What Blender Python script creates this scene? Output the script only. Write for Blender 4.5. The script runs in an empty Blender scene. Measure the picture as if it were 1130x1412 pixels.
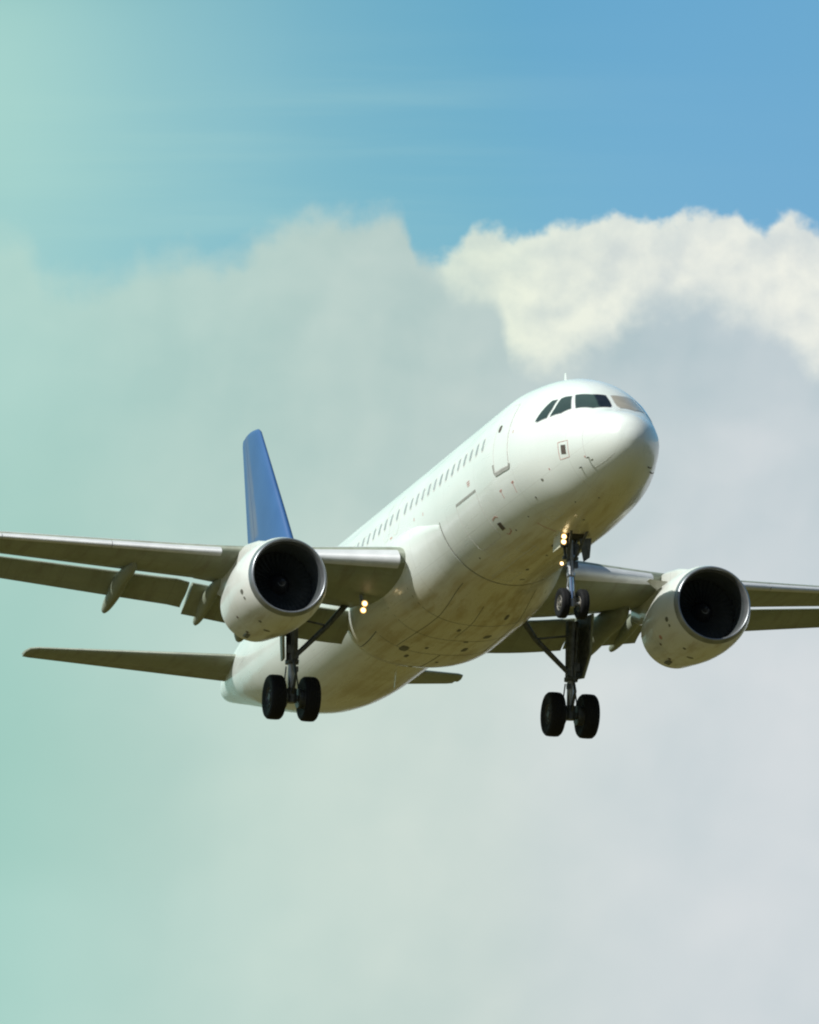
import bpy, math, random
import numpy as np
from mathutils import Vector, Matrix
from mathutils.geometry import delaunay_2d_cdt

# ------------------------------------------------------------------ camera
S = bpy.context.scene
EL = math.radians(9.6)                       # the lens looks up by this much
cam_d = bpy.data.cameras.new('camera')
cam_d.sensor_fit = 'HORIZONTAL'; cam_d.sensor_width = 36.0
cam_d.lens = 36.0 * 13000.0 / 1130.0         # long telephoto
cam_d.clip_start = 1.0; cam_d.clip_end = 60000.0
cam = bpy.data.objects.new('camera', cam_d); S.collection.objects.link(cam)
cam.location = (0, 0, 1.7); cam.rotation_euler = (math.pi / 2 + EL, 0, 0)
S.camera = cam
S.render.resolution_x, S.render.resolution_y = 819, 1024

# aircraft attitude: rows are camera right / down / forward in the aircraft frame
# (x aft from the nose, y to starboard, z up)
RC = np.array([[-0.28231403870957195, -0.9593184320990005, -0.0026323720489162504],
               [0.229901065797463, -0.06499213806224721, -0.9710414625211883],
               [0.9313668898413121, -0.27474382217842735, 0.23889652295943486]])
CC = np.array([-213.6111223365669, 68.73778881547881, -57.74911260234157])
ce, se = math.cos(EL), math.sin(EL)
M3 = np.array([RC[0], ce * RC[2] + se * RC[1], se * RC[2] - ce * RC[1]])   # aircraft axes -> world axes
BASE = np.array([15.0, 0.0, -4.2])

def to_world(p): return M3 @ (np.asarray(p, float) - CC) + np.array([0, 0, 1.7])

# ------------------------------------------------------------------ sun and exposure
sun_a = np.array([-0.30, math.cos(math.radians(45)), math.sin(math.radians(45))])
sun_w = M3 @ (sun_a / np.linalg.norm(sun_a))
SUN_EL = math.asin(sun_w[2]); SUN_AZ = math.atan2(sun_w[0], sun_w[1])   # azimuth from +Y towards +X
sd = bpy.data.lights.new('sun', 'SUN'); sd.energy = 4.6; sd.angle = math.radians(0.5); sd.color = (1.0, 0.985, 0.915)
so = bpy.data.objects.new('sun', sd); S.collection.objects.link(so)
so.rotation_euler = Vector(sun_w).to_track_quat('Z', 'Y').to_euler()
so.location = (-60, 120, 160)
S.view_settings.view_transform = 'Standard'; S.view_settings.look = 'None'
S.view_settings.exposure = 0.0; S.view_settings.gamma = 1.0
S.render.engine = 'CYCLES'
S.cycles.use_denoising = True
S.cycles.max_bounces = 8
S.cycles.filter_width = 2.1

# ------------------------------------------------------------------ world: sky with a bank of cloud
W = bpy.data.worlds.new('World'); S.world = W; W.use_nodes = True
wt = W.node_tree; wt.nodes.clear()

class G:
    """tiny helper for building node graphs from expressions"""
    def __init__(s, t): s.t = t
    def n(s, kind, **kw):
        nd = s.t.nodes.new(kind)
        for k, v in kw.items(): setattr(nd, k, v)
        return nd
    def put(s, sock, v):
        if hasattr(v, 'is_output'): s.t.links.new(v, sock)
        else: sock.default_value = v
    def m(s, op, a, b=None, c=None, clamp=False):
        nd = s.n('ShaderNodeMath', operation=op); nd.use_clamp = clamp
        s.put(nd.inputs[0], a)
        if b is not None: s.put(nd.inputs[1], b)
        if c is not None: s.put(nd.inputs[2], c)
        return nd.outputs[0]
    def rng(s, v, a, b, c=0.0, d=1.0, smooth=True):
        nd = s.n('ShaderNodeMapRange', interpolation_type='SMOOTHSTEP' if smooth else 'LINEAR')
        s.put(nd.inputs['Value'], v)
        for k, x in zip(('From Min', 'From Max', 'To Min', 'To Max'), (a, b, c, d)): s.put(nd.inputs[k], x)
        return nd.outputs['Result']
    def mix(s, f, a, b, mode='MIX'):
        nd = s.n('ShaderNodeMix', data_type='RGBA', blend_type=mode)
        s.put(nd.inputs[0], f)
        s.put(nd.inputs[6], a if hasattr(a, 'is_output') else (*a, 1.0)); s.put(nd.inputs[7], b if hasattr(b, 'is_output') else (*b, 1.0))
        return nd.outputs[2]
    def noise(s, vec, scale, detail=5.0, rough=0.55, out=0, dist=0.0, lac=2.0):
        nd = s.n('ShaderNodeTexNoise'); s.put(nd.inputs['Vector'], vec)
        nd.inputs['Scale'].default_value = scale; nd.inputs['Detail'].default_value = detail
        nd.inputs['Roughness'].default_value = rough; nd.inputs['Distortion'].default_value = dist
        nd.inputs['Lacunarity'].default_value = lac
        return nd.outputs[out]
    def xyz(s, x, y, z):
        nd = s.n('ShaderNodeCombineXYZ')
        for i, v in enumerate((x, y, z)): s.put(nd.inputs[i], v)
        return nd.outputs[0]
    def curve(s, v, pts, lo, hi, vlo, vhi):
        """piecewise curve through pts, x in lo..hi and y in vlo..vhi"""
        t = s.rng(v, lo, hi, 0, 1, False)
        nd = s.n('ShaderNodeFloatCurve'); s.put(nd.inputs['Value'], t)
        c = nd.mapping.curves[0]
        pp = [((x - lo) / (hi - lo), (y - vlo) / (vhi - vlo)) for x, y in pts]
        c.points[0].location = pp[0]; c.points[1].location = pp[-1]
        for p in pp[1:-1]: c.points.new(*p)
        nd.mapping.update()
        return s.m('MULTIPLY_ADD', nd.outputs[0], vhi - vlo, vlo)

SKY = 0.1
def lin(r, g, b):
    f = lambda c: (c / 255 / 12.92) if c / 255 <= .04045 else ((c / 255 + .055) / 1.055) ** 2.4
    return (f(r), f(g), f(b))
def sk(r, g, b): return tuple(c / SKY for c in lin(r, g, b))
g = G(wt)
tc = g.n('ShaderNodeTexCoord'); sep = g.n('ShaderNodeSeparateXYZ'); wt.links.new(tc.outputs['Generated'], sep.inputs[0])
dx, dy, dz = sep.outputs
ady = g.m('MAXIMUM', g.m('ABSOLUTE', dy), 0.05)
# bearing (s) and height (h) in units of about 0.0045 degree, from due north and 9.6 degrees up
sx = g.m('MULTIPLY', g.m('DIVIDE', dx, ady), 12818.0)         # 0 due north, positive to the right
hz = g.m('MULTIPLY', g.m('SUBTRACT', g.m('DIVIDE', dz, ady), math.tan(EL)), 12640.0)
nx = g.n('ShaderNodeTexSky', sky_type='NISHITA', sun_disc=False, sun_elevation=SUN_EL, sun_rotation=SUN_AZ,
         altitude=50.0, air_density=1.0, dust_density=0.4, ozone_density=2.0)
lo, hi = -700.0, 700.0
vec = g.xyz(g.m('MULTIPLY', sx, 0.01), 0.0, g.m('MULTIPLY', hz, 0.01))
def off(v, x, y, z):
    nd = g.n('ShaderNodeVectorMath', operation='ADD'); g.put(nd.inputs[0], v); nd.inputs[1].default_value = (x, y, z); return nd.outputs[0]
n_big = g.noise(vec, 0.34, 3, 0.45)
n_mid = g.noise(off(vec, 7.3, 0, 2.1), 1.15, 4, 0.5)
n_fin = g.noise(off(vec, 3.3, 5, 1.1), 2.6, 3, 0.5)
# upper edge of the cloud bank along the horizon bearing
top_pts = [(-700, 400), (-560, 385), (-520, 350), (-480, 318), (-420, 322), (-350, 350), (-310, 352), (-262, 345), (-215, 372), (-185, 394), (-120, 410), (-75, 402), (-40, 414), (-5, 396), (22, 352),
           (40, 352), (75, 372), (112, 398), (150, 380), (178, 384), (230, 404), (262, 404), (300, 414), (350, 404), (395, 414), (455, 412), (480, 394), (520, 408), (570, 384), (700, 360)]
top = g.curve(sx, top_pts, lo, hi, 280.0, 460.0)
soft = g.curve(sx, [(-700, 48), (-400, 38), (-200, 32), (-60, 28), (0, 22), (60, 16), (700, 15)], lo, hi, 0.0, 80.0)
wob = g.m('ADD', g.m('MULTIPLY', g.m('SUBTRACT', n_mid, 0.5), 40.0), g.m('MULTIPLY', g.m('SUBTRACT', n_fin, 0.5), 62.0))
edge = g.m('SUBTRACT', g.m('ADD', top, wob), hz)
dens = g.m('MULTIPLY', g.rng(edge, g.m('MULTIPLY', soft, -1.0), soft), g.rng(dy, 0.25, 0.7))
# the sunlit heap on the right: between the upper edge and a ragged lower edge
low_pts = [(-700, 460), (-20, 460), (20, 356), (35, 345), (65, 300), (105, 290), (128, 250), (150, 205), (190, 198), (230, 210), (268, 232), (310, 262), (350, 285), (400, 286), (440, 272),
           (480, 262), (520, 236), (560, 195), (700, 150)]
low = g.curve(sx, low_pts, lo, hi, 140.0, 470.0)
up_in = g.m('SUBTRACT', hz, g.m('ADD', low, g.m('ADD', g.m('MULTIPLY', g.m('SUBTRACT', n_mid, 0.5), 70.0), g.m('MULTIPLY', g.m('SUBTRACT', n_fin, 0.5), 70.0))))
heap = g.rng(up_in, -26.0, 46.0)
heap = g.m('MULTIPLY', heap, g.rng(sx, 4.0, 46.0))
# billows: how much denser the cloud is here than a little way towards the sun
def billow(o, sc, sh, k, det=5, ro=0.5):
    a = g.noise(off(vec, *o), sc, det, ro, dist=0.25); b = g.noise(off(vec, o[0] - sh * .6, o[1], o[2] + sh), sc, det, ro, dist=0.25)
    return g.m('MULTIPLY', g.m('SUBTRACT', a, b), k)
bil_a = billow((1.7, 0, 4.4), 0.62, 0.30, 1.0); bil_b = billow((5.1, 2, 0.3), 1.5, 0.16, 1.0)
bil_s = billow((2.9, 0, 6.1), 0.55, 0.32, 1.0, 3, 0.42)
bil = g.m('ADD', bil_a, g.m('MULTIPLY', bil_b, 0.55))
relief = g.m('ADD', g.m('MULTIPLY_ADD', bil, 3.0, 0.66), g.m('MULTIPLY', g.m('SUBTRACT', n_fin, 0.5), 0.7), clamp=True)
rim = g.rng(edge, 0.0, 60.0)
bright = g.mix(relief, sk(211, 218, 218), sk(238, 240, 231))
bright = g.mix(g.m('MULTIPLY_ADD', rim, 0.35, 0.65), sk(206, 217, 218), bright)
# the dull body of the bank, paler towards the horizon
b1 = g.curve(hz, [(-720, .66), (-480, .70), (-300, .76), (-100, .52), (100, .30), (220, .20), (330, .30), (420, .36), (720, .4)], -720, 720, 0.0, 1.0)
b2 = g.m('ADD', b1, g.m('MULTIPLY', g.m('SUBTRACT', n_big, 0.5), 0.9))
b2 = g.m('ADD', b2, g.m('MULTIPLY', g.m('ADD', bil_s, g.m('MULTIPLY', bil_b, 0.25)), g.curve(hz, [(-720, .35), (-300, .45), (100, .8), (300, 1.15), (720, 1.2)], -720, 720, 0.0, 1.5)))
b2 = g.m('ADD', b2, g.m('MULTIPLY', g.m('SUBTRACT', n_mid, 0.5), 0.08), clamp=True)
dull = g.mix(b2, sk(180, 197, 204), sk(219, 223, 226))
cloud = g.mix(heap, dull, bright)
# clear sky above, with faint high streaks
st_vec = g.n('ShaderNodeMapping'); wt.links.new(vec, st_vec.inputs['Vector'])
st_vec.inputs['Rotation'].default_value = (0, math.radians(5), 0); st_vec.inputs['Scale'].default_value = (0.16, 1, 2.4)
streak = g.rng(g.noise(st_vec.outputs[0], 0.9, 5, 0.5), 0.40, 0.80)
st_h = g.curve(hz, [(-720, 0), (300, .3), (430, .9), (560, 1.0), (640, .3), (720, .1)], -720, 720, 0.0, 1.0)
streak = g.m('MULTIPLY', g.m('MULTIPLY', streak, st_h), g.curve(sx, [(-700, .3), (-300, .28), (0, .22), (150, .10), (300, .04), (700, .02)], lo, hi, 0.0, 1.0))
deep = g.mix(g.rng(hz, 300.0, 760.0), lin(122, 180, 212), lin(105, 167, 208))
deep = g.mix(g.rng(sx, 100.0, 620.0), deep, g.mix(g.rng(hz, 300.0, 760.0), lin(118, 174, 211), lin(108, 169, 208)))
near_north = g.m('MULTIPLY', g.rng(dy, 0.0, 0.4), g.rng(dz, 0.75, 0.35))
deep10 = g.n('ShaderNodeVectorMath', operation='SCALE'); g.put(deep10.inputs[0], deep); deep10.inputs['Scale'].default_value = 1.0 / SKY
nish = g.n('ShaderNodeVectorMath', operation='SCALE'); g.put(nish.inputs[0], nx.outputs[0]); nish.inputs['Scale'].default_value = 0.6
clear = g.mix(near_north, nish.outputs[0], deep10.outputs[0])
clear = g.mix(streak, clear, sk(180, 212, 222))
air = g.mix(dens, clear, cloud)
# the air turns greener and brighter towards the left bearing
tint = g.curve(sx, [(-700, 1), (-200, 1), (60, .85), (220, .42), (420, .10), (700, 0)], lo, hi, 0.0, 1.0)
air = g.mix(g.m('MULTIPLY', tint, g.rng(dy, 0.0, 0.5)), air, g.mix(1.0, air, (0.955, 1.02, 0.905), 'MULTIPLY'))
hazy = g.curve(sx, [(-700, .95), (-560, .88), (-500, .80), (-430, .68), (-340, .52), (-220, .34), (-100, .18), (40, .07), (180, 0), (700, 0)], lo, hi, 0.0, 1.0)
hz_w = g.curve(hz, [(-720, .95), (-300, 1.0), (-100, .90), (200, .85), (330, .80), (500, .98), (640, 1.0), (720, .95)], -720, 720, 0.0, 1.0)
n_hz = g.m('MULTIPLY_ADD', g.m('SUBTRACT', n_big, 0.5), 0.5, 0.0)
hv = g.curve(hz, [(-720, .55), (-560, .45), (-400, .02), (-200, .25), (0, .35), (250, .80), (450, .85), (600, .85), (720, .35)], -720, 720, 0.0, 1.0)
hcol = g.mix(g.m('ADD', hv, n_hz, clamp=True), sk(152, 201, 189), sk(174, 217, 208))
air = g.mix(g.m('MULTIPLY', g.m('MULTIPLY', hazy, hz_w), g.rng(dy, 0.0, 0.5)), air, hcol)
bg = g.n('ShaderNodeBackground'); wt.links.new(air, bg.inputs[0]); bg.inputs[1].default_value = SKY
wo = g.n('ShaderNodeOutputWorld'); wt.links.new(bg.outputs[0], wo.inputs[0])

# ------------------------------------------------------------------ helpers
COL = S.collection
def mat(name, base, rough=0.4, metal=0.0, coat=0.0, fn=None, emit=None, es=0.0):
    m = bpy.data.materials.new(name); m.use_nodes = True
    b = m.node_tree.nodes['Principled BSDF']
    b.inputs['Base Color'].default_value = (*base, 1); b.inputs['Roughness'].default_value = rough
    b.inputs['Metallic'].default_value = metal; b.inputs['Coat Weight'].default_value = coat; b.inputs['Coat Roughness'].default_value = 0.08
    if emit: b.inputs['Emission Color'].default_value = (*emit, 1); b.inputs['Emission Strength'].default_value = es
    if fn:
        q = G(m.node_tree); t = q.n('ShaderNodeTexCoord')
        fn(q, t.outputs['Object'], b)
    return m

def obj(name, V, Fc, m, parent=None, smooth=True, ang=35, flip=False, label=None):
    """one mesh object from aircraft-frame vertices (x aft, y starboard, z up)"""
    me = bpy.data.meshes.new(name)
    V = np.asarray(V, float) - BASE
    me.from_pydata([tuple(v) for v in V], [], [tuple(f) for f in Fc])
    mats = m if isinstance(m, (list, tuple)) else [m]
    for x in mats: me.materials.append(x)
    import bmesh
    bm = bmesh.new(); bm.from_mesh(me); bmesh.ops.recalc_face_normals(bm, faces=bm.faces)
    if flip: bmesh.ops.reverse_faces(bm, faces=bm.faces)
    bm.to_mesh(me); bm.free()
    if smooth:
        me.polygons.foreach_set('use_smooth', [True] * len(me.polygons)); me.set_sharp_from_angle(angle=math.radians(ang))
    o = bpy.data.objects.new(name, me); COL.objects.link(o)
    if parent is not None: o.parent = parent
    if label: o['label'] = label
    return o

class MB:
    """collects shapes for one mesh"""
    def __init__(s): s.V = []; s.F = []; s.mi = []
    def add(s, V, F, k=0):
        o = len(s.V); s.V += [tuple(map(float, v)) for v in V]; s.F += [tuple(i + o for i in f) for f in F]; s.mi += [k] * len(F); return s
    def build(s, name, m, parent, **kw):
        o = obj(name, s.V, s.F, m, parent, **kw)
        if any(s.mi): o.data.polygons.foreach_set('material_index', s.mi)
        return o
    def loft(s, rings, cap0=True, cap1=True, closed=True, k=0):
        n = len(rings[0]); V = [p for r in rings for p in r]; F = []
        for i in range(len(rings) - 1):
            for j in range(n if closed else n - 1):
                j2 = (j + 1) % n
                F.append((i * n + j, i * n + j2, (i + 1) * n + j2, (i + 1) * n + j))
        if cap0: F.append(tuple(range(n))[::-1])
        if cap1: F.append(tuple((len(rings) - 1) * n + j for j in range(n)))
        return s.add(V, F, k)
    def rod(s, a, b, r0, r1=None, n=14, k=0):
        a = np.array(a, float); b = np.array(b, float); r1 = r0 if r1 is None else r1
        d = (b - a) / np.linalg.norm(b - a); u = np.cross(d, [0, 0, 1.0]);
        if np.linalg.norm(u) < 1e-3: u = np.cross(d, [0, 1.0, 0])
        u /= np.linalg.norm(u); w = np.cross(d, u)
        T = [2 * math.pi * i / n for i in range(n)]
        ring = lambda c, r: [c + r * (math.cos(t) * u + math.sin(t) * w) for t in T]
        return s.loft([ring(a, r0), ring(b, r1)], k=k)
    def rods(s, pts, n=16, k=0):
        """stepped post: list of (point, radius)"""
        for (a, ra), (b, rb) in zip(pts[:-1], pts[1:]): s.rod(a, b, ra, rb, n, k)
        return s
    def lathe(s, prof, org, axis=(1, 0, 0), n=48, k=0, sq=None, closed=False, a0=0.0):
        """profile of (along, radius) round an axis"""
        ax = np.array(axis, float); ax /= np.linalg.norm(ax); org = np.array(org, float)
        u = np.cross(ax, [0, 0, 1.0]); u = u / np.linalg.norm(u) if np.linalg.norm(u) > 1e-3 else np.array([0, 1.0, 0]); w = np.cross(u, ax)
        rings = []
        for (t, r) in prof:
            rr = []
            for i in range(n):
                th = 2 * math.pi * i / n; f = sq(th, t) if sq else 1.0
                rr.append(org + ax * t + r * f * (math.cos(th) * u + math.sin(th) * w))
            rings.append(rr)
        if closed: rings.append(rings[0])
        return s.loft(rings, False, False, k=k)
    def box(s, c, d, R=None, k=0, taper=1.0):
        c = np.array(c, float); R = np.eye(3) if R is None else R
        V = []
        for z in (-1, 1):
            for x, y in ((-1, -1), (1, -1), (1, 1), (-1, 1)):
                f = taper if z < 0 else 1.0
                V.append(c + R @ np.array([x * d[0] / 2 * f, y * d[1] / 2 * f, z * d[2] / 2]))
        return s.add(V, [(3, 2, 1, 0), (4, 5, 6, 7), (0, 1, 5, 4), (1, 2, 6, 5), (2, 3, 7, 6), (3, 0, 4, 7)], k)
    def slab(s, poly, off, k=0):
        """flat polygon (3-D points) given thickness off (vector)"""
        P = [np.array(p, float) for p in poly]; n = len(P)
        return s.add(P + [p + np.array(off, float) for p in P],
                     [tuple(range(n))[::-1], tuple(range(n, 2 * n))] + [(i, (i + 1) % n, n + (i + 1) % n, n + i) for i in range(n)], k)

def empty(name):
    o = bpy.data.objects.new(name, None); COL.objects.link(o); o.empty_display_size = 2.0; return o

# ------------------------------------------------------------------ materials
def panel_lines(q, co, xs=None):
    """thin seams between skin panels along the length, in the object's own coordinates"""
    sp = q.n('ShaderNodeSeparateXYZ'); q.put(sp.inputs[0], co); x, y, z = sp.outputs
    fr = q.m('ABSOLUTE', q.m('SUBTRACT', q.m('FRACT', q.m('DIVIDE', x, 2.67)), 0.5))
    l1 = q.rng(fr, 0.4945, 0.4985)
    return x, y, z, l1
def paint_white(q, co, b):
    x, y, z, l1 = panel_lines(q, co)
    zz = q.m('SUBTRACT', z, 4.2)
    ang = q.m('ARCTAN2', zz, y)
    l2 = q.m('MAXIMUM', q.rng(q.m('ABSOLUTE', q.m('SUBTRACT', q.m('ABSOLUTE', q.m('ADD', ang, 1.5708)), 0.92)), 0.0055, 0.001),
             q.rng(q.m('ABSOLUTE', q.m('SUBTRACT', q.m('ABSOLUTE', q.m('ADD', ang, 1.5708)), 0.36)), 0.0055, 0.001))
    lines = q.m('MULTIPLY', q.m('MAXIMUM', l1, l2), 0.22)
    mp = q.n('ShaderNodeMapping'); q.put(mp.inputs['Vector'], co); mp.inputs['Scale'].default_value = (0.16, 1.6, 1.6)
    n1 = q.noise(mp.outputs[0], 2.2, 6, 0.62); n2 = q.noise(co, 0.8, 4, 0.5)
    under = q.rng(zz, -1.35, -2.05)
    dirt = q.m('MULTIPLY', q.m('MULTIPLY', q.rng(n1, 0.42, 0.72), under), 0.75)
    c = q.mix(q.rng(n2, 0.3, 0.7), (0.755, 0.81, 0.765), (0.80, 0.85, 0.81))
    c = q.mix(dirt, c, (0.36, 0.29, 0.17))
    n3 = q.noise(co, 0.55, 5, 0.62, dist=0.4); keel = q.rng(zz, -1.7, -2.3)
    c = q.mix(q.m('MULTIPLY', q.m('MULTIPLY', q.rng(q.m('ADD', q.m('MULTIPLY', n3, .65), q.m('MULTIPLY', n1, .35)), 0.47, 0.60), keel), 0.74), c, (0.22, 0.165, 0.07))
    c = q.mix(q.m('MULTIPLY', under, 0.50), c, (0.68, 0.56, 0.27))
    c = q.mix(lines, c, (0.30, 0.29, 0.26))
    q.put(b.inputs['Base Color'], c)
    q.put(b.inputs['Roughness'], q.rng(n1, 0.3, 0.7, 0.24, 0.40, False))
def paint_wing(q, co, b):
    sp = q.n('ShaderNodeSeparateXYZ'); q.put(sp.inputs[0], co); x, y, z = sp.outputs
    l1 = q.rng(q.m('ABSOLUTE', q.m('SUBTRACT', q.m('FRACT', q.m('DIVIDE', y, 1.35)), 0.5)), 0.488, 0.496)
    l2 = q.rng(q.m('ABSOLUTE', q.m('SUBTRACT', q.m('FRACT', q.m('DIVIDE', q.m('SUBTRACT', x, q.m('MULTIPLY', q.m('ABSOLUTE', y), 0.42)), 0.85)), 0.5)), 0.486, 0.495)
    n1 = q.noise(co, 0.9, 6, 0.6)
    mp = q.n('ShaderNodeMapping'); q.put(mp.inputs['Vector'], co); mp.inputs['Scale'].default_value = (0.3, 2.2, 1.0)
    n2 = q.noise(mp.outputs[0], 1.8, 5, 0.6)
    c = q.mix(q.rng(n1, 0.3, 0.7), (0.255, 0.29, 0.225), (0.31, 0.345, 0.275))
    c = q.mix(q.m('MULTIPLY', q.rng(n2, 0.45, 0.75), 0.5), c, (0.17, 0.155, 0.115))
    c = q.mix(q.m('MULTIPLY', q.m('MAXIMUM', l1, l2), 0.35), c, (0.14, 0.14, 0.13))
    q.put(b.inputs['Base Color'], c)
def paint_engine(q, co, b):
    sp = q.n('ShaderNodeSeparateXYZ'); q.put(sp.inputs[0], co); x, y, z = sp.outputs
    n1 = q.noise(co, 1.4, 6, 0.62)
    mp = q.n('ShaderNodeMapping'); q.put(mp.inputs['Vector'], co); mp.inputs['Scale'].default_value = (0.35, 2.0, 2.0)
    n2 = q.noise(mp.outputs[0], 1.9, 6, 0.6)
    l1 = q.m('MAXIMUM', q.rng(q.m('ABSOLUTE', q.m('SUBTRACT', x, -2.45)), 0.016, 0.006), q.rng(q.m('ABSOLUTE', q.m('SUBTRACT', x, -1.35)), 0.016, 0.006))
    c = q.mix(q.rng(n1, 0.3, 0.7), (0.71, 0.73, 0.69), (0.76, 0.775, 0.74))
    low = q.rng(z, 1.75, 0.95)
    c = q.mix(q.m('MULTIPLY', q.rng(n2, 0.44, 0.72), q.m('MULTIPLY_ADD', low, 0.5, 0.06)), c, (0.33, 0.25, 0.13))
    c = q.mix(q.m('MULTIPLY', l1, 0.4), c, (0.25, 0.24, 0.22))
    q.put(b.inputs['Base Color'], c)
def speckle(c0, c1, sc=4.0):
    def f(q, co, b): q.put(b.inputs['Base Color'], q.mix(q.rng(q.noise(co, sc, 5, 0.6), 0.35, 0.65), c0, c1))
    return f
def tyre_fn(q, co, b):
    q.put(b.inputs['Base Color'], q.mix(q.noise(co, 9, 4, 0.6), (0.008, 0.009, 0.010), (0.016, 0.016, 0.017)))
    b.inputs['Specular IOR Level'].default_value = 0.2
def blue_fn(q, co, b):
    # blue fin, a soft pale reflection painted into the starboard colour near the hinge
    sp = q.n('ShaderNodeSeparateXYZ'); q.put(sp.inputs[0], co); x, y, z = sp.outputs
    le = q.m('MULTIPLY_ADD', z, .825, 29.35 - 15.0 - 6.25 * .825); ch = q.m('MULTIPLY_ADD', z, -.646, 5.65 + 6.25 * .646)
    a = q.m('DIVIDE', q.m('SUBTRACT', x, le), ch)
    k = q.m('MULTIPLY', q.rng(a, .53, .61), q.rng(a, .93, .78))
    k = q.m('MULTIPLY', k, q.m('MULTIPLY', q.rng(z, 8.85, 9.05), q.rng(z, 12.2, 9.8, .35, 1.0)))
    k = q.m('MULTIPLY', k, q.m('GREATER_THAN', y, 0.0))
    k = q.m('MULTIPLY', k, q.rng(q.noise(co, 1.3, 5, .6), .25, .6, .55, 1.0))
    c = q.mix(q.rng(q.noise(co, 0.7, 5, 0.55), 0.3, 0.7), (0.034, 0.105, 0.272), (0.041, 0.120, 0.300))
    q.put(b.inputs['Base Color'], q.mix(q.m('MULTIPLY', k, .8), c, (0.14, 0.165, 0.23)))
M = {
    'white': mat('white_paint', (.8, .8, .78), .3, fn=paint_white, coat=0.35),
    'wing': mat('grey_wing_paint', (.45, .45, .45), .50, fn=paint_wing),
    'slat': mat('bare_slat_metal', (.62, .63, .64), .48, 0.1, fn=speckle((.56, .58, .59), (.64, .66, .67), 2)),
    'engine': mat('engine_cowl_paint', (.75, .75, .73), .32, fn=paint_engine, coat=0.3),
    'lip': mat('polished_inlet_metal', (.30, .32, .34), .38, 0.7, fn=speckle((.26, .28, .30), (.34, .36, .38), 3)),
    'duct': mat('dark_inlet_lining', (.035, .042, .045), .5, fn=speckle((.05, .06, .064), (.065, .075, .08))),
    'blade': mat('fan_blade_metal', (.035, .04, .042), .5, 0.2, fn=speckle((.035, .043, .046), (.048, .056, .06))),
    'spin': mat('spinner_paint', (.016, .017, .019), .5, fn=speckle((.013, .014, .016), (.019, .02, .022))),
    'swirl': mat('white_swirl_paint', (.16, .17, .18), .5, fn=speckle((.12, .13, .14), (.2, .21, .22))),
    'hot': mat('heat_tinted_metal', (.16, .14, .12), .42, 0.8, fn=speckle((.12, .10, .09), (.2, .18, .15))),
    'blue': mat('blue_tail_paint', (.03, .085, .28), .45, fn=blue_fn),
    'glass': mat('cockpit_glass', (.012, .016, .02), .06, fn=speckle((.010, .014, .018), (.016, .02, .024)), coat=0.6),
    'pane': mat('cabin_window_glass', (.33, .36, .37), .25, fn=speckle((.29, .32, .33), (.37, .40, .41))),
    'frame': mat('window_frame_grey', (.40, .41, .41), .4, fn=speckle((.36, .37, .37), (.44, .45, .45))),
    'seam': mat('dark_seam', (.16, .16, .14), .6, fn=speckle((.13, .13, .11), (.2, .2, .17))),
    'mseam': mat('grey_seam', (.36, .36, .33), .5, fn=speckle((.32, .32, .29), (.40, .40, .37))),
    'lseam': mat('pale_seam', (.64, .64, .61), .5, fn=speckle((.60, .60, .57), (.68, .68, .65))),
    'red': mat('red_marking', (.52, .26, .23), .5, fn=speckle((.48, .22, .19), (.56, .32, .28))),
    'brown': mat('brown_vent_metal', (.10, .075, .06), .5, fn=speckle((.08, .06, .05), (.13, .1, .08))),
    'gear': mat('gear_strut_paint', (.42, .44, .46), .38, 0.35, fn=speckle((.36, .38, .40), (.48, .50, .52), 6)),
    'geard': mat('gear_dark_metal', (.10, .11, .115), .45, 0.4, fn=speckle((.07, .08, .085), (.14, .15, .155), 6)),
    'chrome': mat('gear_piston_chrome', (.75, .77, .8), .14, 1.0, fn=speckle((.72, .74, .77), (.8, .82, .85))),
    'tyre': mat('tyre_rubber', (.018, .018, .019), .75, fn=tyre_fn),
    'rim': mat('wheel_rim', (.2, .18, .15), .5, 0.1, fn=speckle((.10, .09, .07), (.18, .165, .14), 6)),
    'lampm': mat('lit_lamp', (1, .9, .7), .2, emit=(1.0, .80, .46), es=4.5),
    'lampr': mat('lit_lamp_rim', (.9, .6, .3), .2, emit=(1.0, .58, .18), es=1.5),
    'drim': mat('dark_wheel_rim', (.06, .065, .07), .5, 0.3, fn=speckle((.05, .055, .06), (.08, .085, .09), 6)),
    'reflpane': mat('painted_reflection_pane', (.42, .39, .31), .25, fn=speckle((.38, .35, .28), (.46, .43, .35), 2), coat=.5),  # beige cloud reflection put into the pane colour
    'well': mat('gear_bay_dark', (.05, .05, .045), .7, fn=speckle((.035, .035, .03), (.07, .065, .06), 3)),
}

# ------------------------------------------------------------------ fuselage skin
# --- skin begin
def pchip(xs, ys):
    xs = np.array(xs, float); ys = np.array(ys, float); h = np.diff(xs); d = np.diff(ys) / h
    m = np.zeros_like(ys); m[0] = d[0]; m[-1] = d[-1]
    for i in range(1, len(xs) - 1):
        if d[i - 1] * d[i] > 0:
            w1 = 2 * h[i] + h[i - 1]; w2 = h[i] + 2 * h[i - 1]; m[i] = (w1 + w2) / (w1 / d[i - 1] + w2 / d[i])
    def f(x):
        x = np.clip(x, xs[0], xs[-1]); i = np.clip(np.searchsorted(xs, x) - 1, 0, len(xs) - 2)
        t = (x - xs[i]) / h[i]
        return ((1 + 2 * t) * (1 - t) ** 2) * ys[i] + t * (1 - t) ** 2 * h[i] * m[i] + t * t * (3 - 2 * t) * ys[i + 1] + t * t * (t - 1) * h[i] * m[i + 1]
    return f
L = 37.57
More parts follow.
